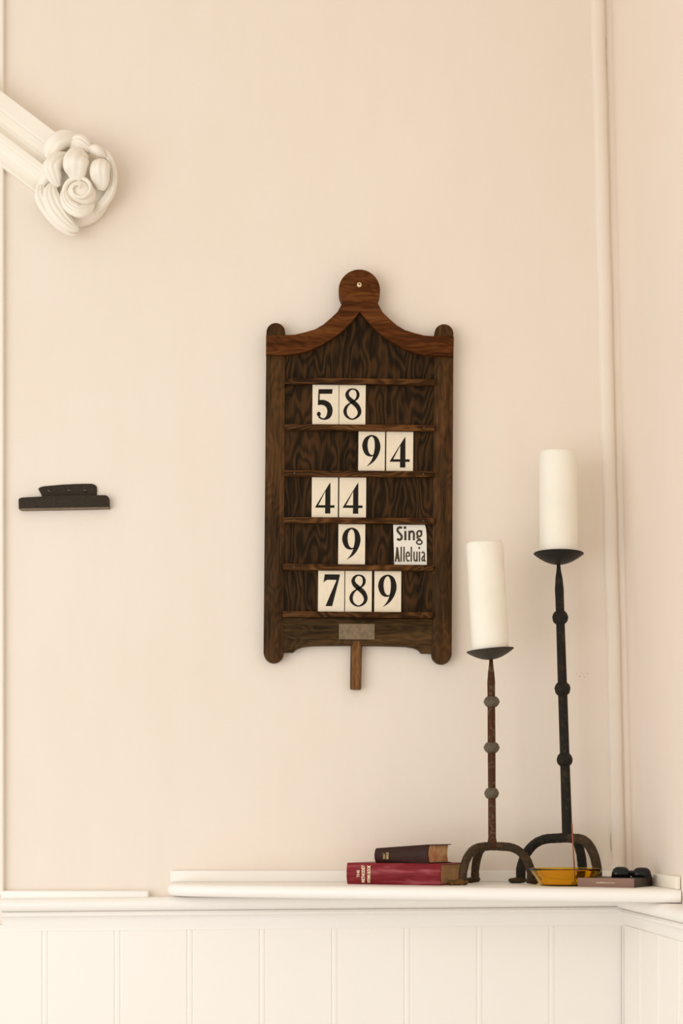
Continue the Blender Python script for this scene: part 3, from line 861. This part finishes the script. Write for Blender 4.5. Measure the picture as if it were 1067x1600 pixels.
for (f_, toe, fl) in FT:
    ease_leg((0, 0), f_, lz, 0.0077, toe, 'leg', M['iron_leg'], cs, M['iron_foot'] if fl > 0.001 else M['iron_leg'], fl)
o = obj('drip_pan', dish(0.0425, 0.0165), M['pan'], cs, True); o.location = (-0.001, 0, zt - 0.001); o.rotation_euler = (R(1.5), R(-5.2), 0)
n_ = Matrix.Rotation(R(-5.2), 3, 'Y') @ Vector((0, 0, 1))
cb = Vector((sX - 0.001, sy, ZS + zt - 0.001)) + n_ * 0.0128
candle('pillar_candle', cb, (R(0.5), R(-3.2), 0), 0.0337, 0.1965, 'ivory pillar candle leaning on the shorter rusty candlestick', 0.003)

# --- tall one
ty = -0.080; tX = P(886, 1300, ty).x
ct = empty('candlestick', (tX, ty, ZS))
tag(ct, 'taller blackened iron candlestick with three round knops beside the amber bowl', 'candlestick')
kz = (D + ty) / F
zt = hz(881.5); topx = P(872.5, 880, ty).x - tX
bm = stem_mesh((0.0005, 0), (topx, 0), hz(1312), zt, [(0, 0.0125), (0.012, 0.0105), (0.03, 0.0092), (0.3, 0.0088), (0.55, 0.0086), (0.8, 0.0080), (0.86, 0.0080), (0.91, 0.0082), (0.95, 0.0064), (0.98, 0.0038), (1.0, 0.0033)])
obj('stem', bm, M['iron_dark'], ct, True)
for py in (1187, 1076.5, 965):
    t_ = (1312 - py) / (1312 - 881.5)
    bm = lathe([(0.006, -0.0125), (0.009, -0.0115), (0.0128, -0.0075), (0.0144, -0.002), (0.0145, 0.002), (0.0126, 0.0078), (0.009, 0.0116), (0.006, 0.0125)], 14, None, True, 0.03)
    o = obj('knop', bm, M['iron_dark'], ct, True); o.location = (topx * t_, 0, hz(py)); o.rotation_euler = (0, R(-1.8), 0)
lz = hz(1309)
for f_, toe in (((-0.083, 0.012), (-0.021, 0.002)), ((0.0465, -0.050), (0.007, -0.006)), ((0.036, 0.052), (0.004, 0.004))):
    ease_leg((0.0, 0), f_, lz, 0.0088, toe, 'leg', M['iron_dark'] if f_[0] < 0 or f_[1] > 0 else M['iron_leg'], ct, M['iron_leg'], 0.0003)
o = obj('drip_pan', dish(0.0455, 0.0195), M['pan_dark'], ct, True); o.location = (topx, 0, zt - 0.001); o.rotation_euler = (R(0.6), R(0.8), 0)
candle('pillar_candle', (tX + topx + 0.0004, ty, ZS + zt + 0.0125), (0, R(-0.3), 0), 0.0345, 0.1915, 'straight ivory pillar candle on the taller blackened candlestick', 0.003)

# ------------------------------------------------------------------ books
def book(name, loc, rotz, L, Wd, Hh, cov, pages, label, bulge, over, thick, hl=None):
    e = empty(name, loc, (0, 0, rotz)); tag(e, label, 'book')
    hl = hl or Hh
    def taper(bm_):
        for v_ in bm_.verts: v_.co.z *= (hl + (Hh - hl) * (v_.co.x / L)) / Hh
    # cover: C-shaped section run along the spine
    pts = []
    nB = 10
    for i in range(nB + 1):
        a = math.pi * i / nB; pts.append((bulge * (1 - math.sin(a) ** 0.75), Hh * (0.5 - 0.5 * math.cos(a)) if False else Hh * i / nB))
    outer = [(Wd, 0.0)] + [(y, z) for y, z in pts] + [(Wd, Hh)]
    inner = [(Wd, Hh - thick), (bulge + 0.004, Hh - thick)] + [(bulge * (1 - math.sin(math.pi * (1 - i / nB)) ** 0.75) + thick + 0.0006, thick + (Hh - 2 * thick) * (1 - i / nB)) for i in range(nB + 1)] + [(bulge + 0.004, thick), (Wd, thick)]
    prof_ = outer + inner
    bm = bmesh.new(); N = len(prof_)
    xs_ = [0.0, 0.0015] + [L * i / 8 for i in range(1, 8)] + [L - 0.0015, L]
    rings_ = []
    for x in xs_:
        ins = 0.0008 if x in (0.0, L) else 0.0
        rings_.append([bm.verts.new((x, y + (ins if y < bulge + 0.003 else 0), min(max(z, ins), Hh - ins))) for y, z in prof_])
    for A, B_ in zip(rings_, rings_[1:]):
        for i in range(N): bm.faces.new((A[i], A[(i + 1) % N], B_[(i + 1) % N], B_[i]))
    bm.faces.new(rings_[0]); bm.faces.new(list(reversed(rings_[-1])))
    taper(bm); shade_auto(obj('cover', bm, cov, e), 40)
    bm = bmesh.new()
    x0_, x1_ = over, L - over; y0_, y1_ = bulge + thick + 0.0006, Wd - over
    m_ = 8; secs = []
    for x in (x0_, (x0_ + x1_) / 2, x1_):
        ring = [bm.verts.new((x, y0_, thick + 0.0002)), bm.verts.new((x, y1_, thick + 0.0002))]
        for i in range(1, m_): ring.append(bm.verts.new((x, y1_ - 0.0035 * math.sin(math.pi * i / m_), thick + (Hh - 2 * thick) * i / m_)))
        ring += [bm.verts.new((x, y1_, Hh - thick - 0.0002)), bm.verts.new((x, y0_, Hh - thick - 0.0002))]
        secs.append(ring)
    for A, B_ in zip(secs, secs[1:]):
        for i in range(len(A)): bm.faces.new((A[i], A[(i + 1) % len(A)], B_[(i + 1) % len(A)], B_[i]))
    bm.faces.new(secs[0]); bm.faces.new(list(reversed(secs[-1])))
    taper(bm); obj('page_block', bm, pages, e)
    return e

def spine_text(e, word, x0, x1, z0, z1, mat, depth, name='title_lettering', bold=0.03):
    """lettering read upwards on the spine between x0..x1 (line height) and z0..z1 (line length)"""
    o = text_mesh(name, word, z1 - z0, x1 - x0, mat, e, bold)
    for v_ in o.data.vertices:
        a, c_ = v_.co.x, v_.co.z
        v_.co = Vector((x1 - c_, depth, z0 + a))
    return o

Hr = 0.0385
pl = Vector((P(541, 1381, -0.112).x, -0.112, 0)); pr_ = Vector((P(687.5, 1384, -0.192).x, -0.192, 0))
dv = pr_ - pl; Lr = dv.length
red = book('hymn_book', (pl.x, pl.y, ZS), math.atan2(dv.y, dv.x), Lr, 0.118, Hr, M['red_cloth'], M['pages_tan'],
           'worn red hymn book lying flat with gilt spine lettering', 0.0035, 0.0022, 0.0022)
s = Lr / 147
spine_text(red, 'THE', 17.0 * s, 21.5 * s, 0.0125, 0.0255, M['gilt'], -0.0004)
spine_text(red, 'METHODIST', 24.5 * s, 30.0 * s, 0.0035, 0.0345, M['gilt'], -0.0003, bold=0.04)
spine_text(red, 'HYMN BOOK', 33.5 * s, 39.0 * s, 0.0035, 0.0345, M['gilt'], -0.0003, bold=0.04)

zb = ZS + Hr
bl = Vector((P(584.5, 1348, -0.125).x, -0.125, 0)); brr = Vector((P(668, 1350, -0.186).x, -0.186, 0))
dv = brr - bl; Lb = dv.length
bib = book('bible', (bl.x, bl.y, zb), math.atan2(dv.y, dv.x), Lb, 0.085, 0.0338, M['brown_leather'], M['pages_orange'],
           'small dark brown leather bible resting on the red hymn book', 0.005, 0.0042, 0.0016, 0.0262)
s = Lb / 83
spine_text(bib, 'HOLY', 14.2 * s, 17.6 * s, 0.0075, 0.0175, M['gilt_dull'], -0.0005)
spine_text(bib, 'BIBLE', 19.2 * s, 22.8 * s, 0.0072, 0.0190, M['gilt_dull'], -0.0005)

# ------------------------------------------------------------------ amber bowl, incense
by = -0.186; bxx = P(883.5, 1370, by).x
rim, bs, hh = 0.0640, 0.0455, 0.0305
prof_ = [(0, 0.0012), (bs * 0.85, 0.0), (bs * 0.97, 0.0003), (bs, 0.0018)]
prof_ += [(bs + (rim - bs) * t_ ** 1.05, 0.0018 + (hh - 0.0035) * t_) for t_ in (0.2, 0.4, 0.6, 0.8, 0.95)]
prof_ += [(rim + 0.0008, hh - 0.0012), (rim + 0.001, hh - 0.0004), (rim, hh), (rim - 0.0018, hh - 0.0005)]
prof_ += [(bs + (rim - bs) * t_ ** 1.05 - 0.0028, 0.0035 + (hh - 0.0052) * t_) for t_ in (0.9, 0.7, 0.5, 0.3, 0.12, 0.0)]
prof_ += [(bs * 0.82, 0.0034), (0, 0.0034)]
bm = lathe(prof_, 56)
bw = shade_auto(obj('glass_bowl', bm, M['amber']), 50); bw.location = (bxx, by, ZS)
tag(bw, 'shallow amber glass bowl with flared rim holding an incense stick', 'bowl')
a0 = P(893.5, 1287, by - 0.012); a1 = P(898.5, 1375, by - 0.012); a1.z = ZS + 0.0040
e = empty('incense_stick', a1); tag(e, 'thin reddish incense stick standing upright in the amber bowl', 'incense stick')
vv = a0 - a1
obj('paste', tube([(*(vv * t_), 0.00125) for t_ in (0.22, 0.5, 0.8, 1.0)], 8), M['stick'], e, True)
obj('bamboo_core', tube([(0, 0, 0, 0.0009), (*(vv * 0.24), 0.0009)], 8), M['stick'], e, True)
bm = lathe([(0, 0.0045), (0.002, 0.0042), (0.005, 0.0015), (0.0065, 0.0), (0, 0)], 14, None, True, 0.1)
o = obj('ash_mound', bm, M['ash'], e, True); o.location = (-0.001, 0, -0.0004)

# ------------------------------------------------------------------ small box and sunglasses
bxL = Vector((0.405, -0.245)); dirx = Vector((0.883, -0.469)); diry = Vector((0.469, 0.883))
LB, WB, HB = 0.100, 0.105, 0.0155
e = empty('incense_box', (bxL.x, bxL.y, ZS), (0, 0, math.atan2(dirx.y, dirx.x)))
tag(e, 'flat mauve brown cardboard box with dark ends in front of the amber bowl', 'box')
bm = bmesh.new(); box(bm, 0.0008, LB, 0.0006, WB, 0.0, HB, 0.0004, 1)
obj('tray', bm, M['box_side'], e)
bm = bmesh.new(); box(bm, 0.0, LB - 0.0006, 0.0, 0.0006, 0.0, HB + 0.0002, 0.0001, 1)
fl = obj('front_panel', bm, M['box_front'], e); fl['label'] = 'mauve brown front face'
bm = bmesh.new(); x = 0.0335
while x < 0.0655:                    # line of lettering too small to read
    w = random.choice((0.0012, 0.0016, 0.0018)); hgt = random.choice((0.0016, 0.0016, 0.0021))
    flat_poly(bm, [(x, 0.0069), (x + w, 0.0069), (x + w, 0.0069 + hgt), (x, 0.0069 + hgt)], -0.0002)
    x += w + 0.0005
flat_obj('lettering', bm, M['pale_print'], fl)

g = empty('sunglasses', (bxL.x + dirx.x * 0.074 + diry.x * 0.066, bxL.y + dirx.y * 0.074 + diry.y * 0.066, ZS + HB + 0.0002), (0, 0, R(-10)))
tag(g, 'glossy black sunglasses folded on top of the small flat box', 'sunglasses')
def lens_dome(cx_, wx, wy, h, mat, name):
    bm = bmesh.new(); bmesh.ops.create_uvsphere(bm, u_segments=28, v_segments=16, radius=1)
    for v_ in bm.verts:
        c_ = v_.co.copy()
        sx = math.copysign(abs(c_.x) ** 0.62, c_.x); syy = math.copysign(abs(c_.y) ** 0.7, c_.y)
        zz = max(0.0, c_.z) ** 0.62
        v_.co = Vector((cx_ + sx * wx * (1 - 0.10 * zz), syy * wy, zz * h))
    bmesh.ops.remove_doubles(bm, verts=bm.verts[:], dist=0.00005)
    return obj(name, bm, mat, g, True)
lens_dome(-0.0175, 0.0165, 0.014, 0.0185, M['gloss'], 'lens')
lens_dome(0.0180, 0.0170, 0.015, 0.0175, M['gloss'], 'lens')
obj('bridge', tube(catmull([(-0.008, -0.004, 0.006, 0.005), (0, -0.005, 0.0085, 0.0035), (0.008, -0.004, 0.006, 0.005)], 5), 12), M['gloss'], g, True)
for yy, zz in ((0.013, 0.0035), (0.018, 0.0035)):
    obj('temple_arm', tube(catmull([(-0.030, yy, zz, 0.0032), (0, yy + 0.001, zz + 0.001, 0.003), (0.031, yy, zz, 0.003)], 5), 10), M['gloss'], g, True)
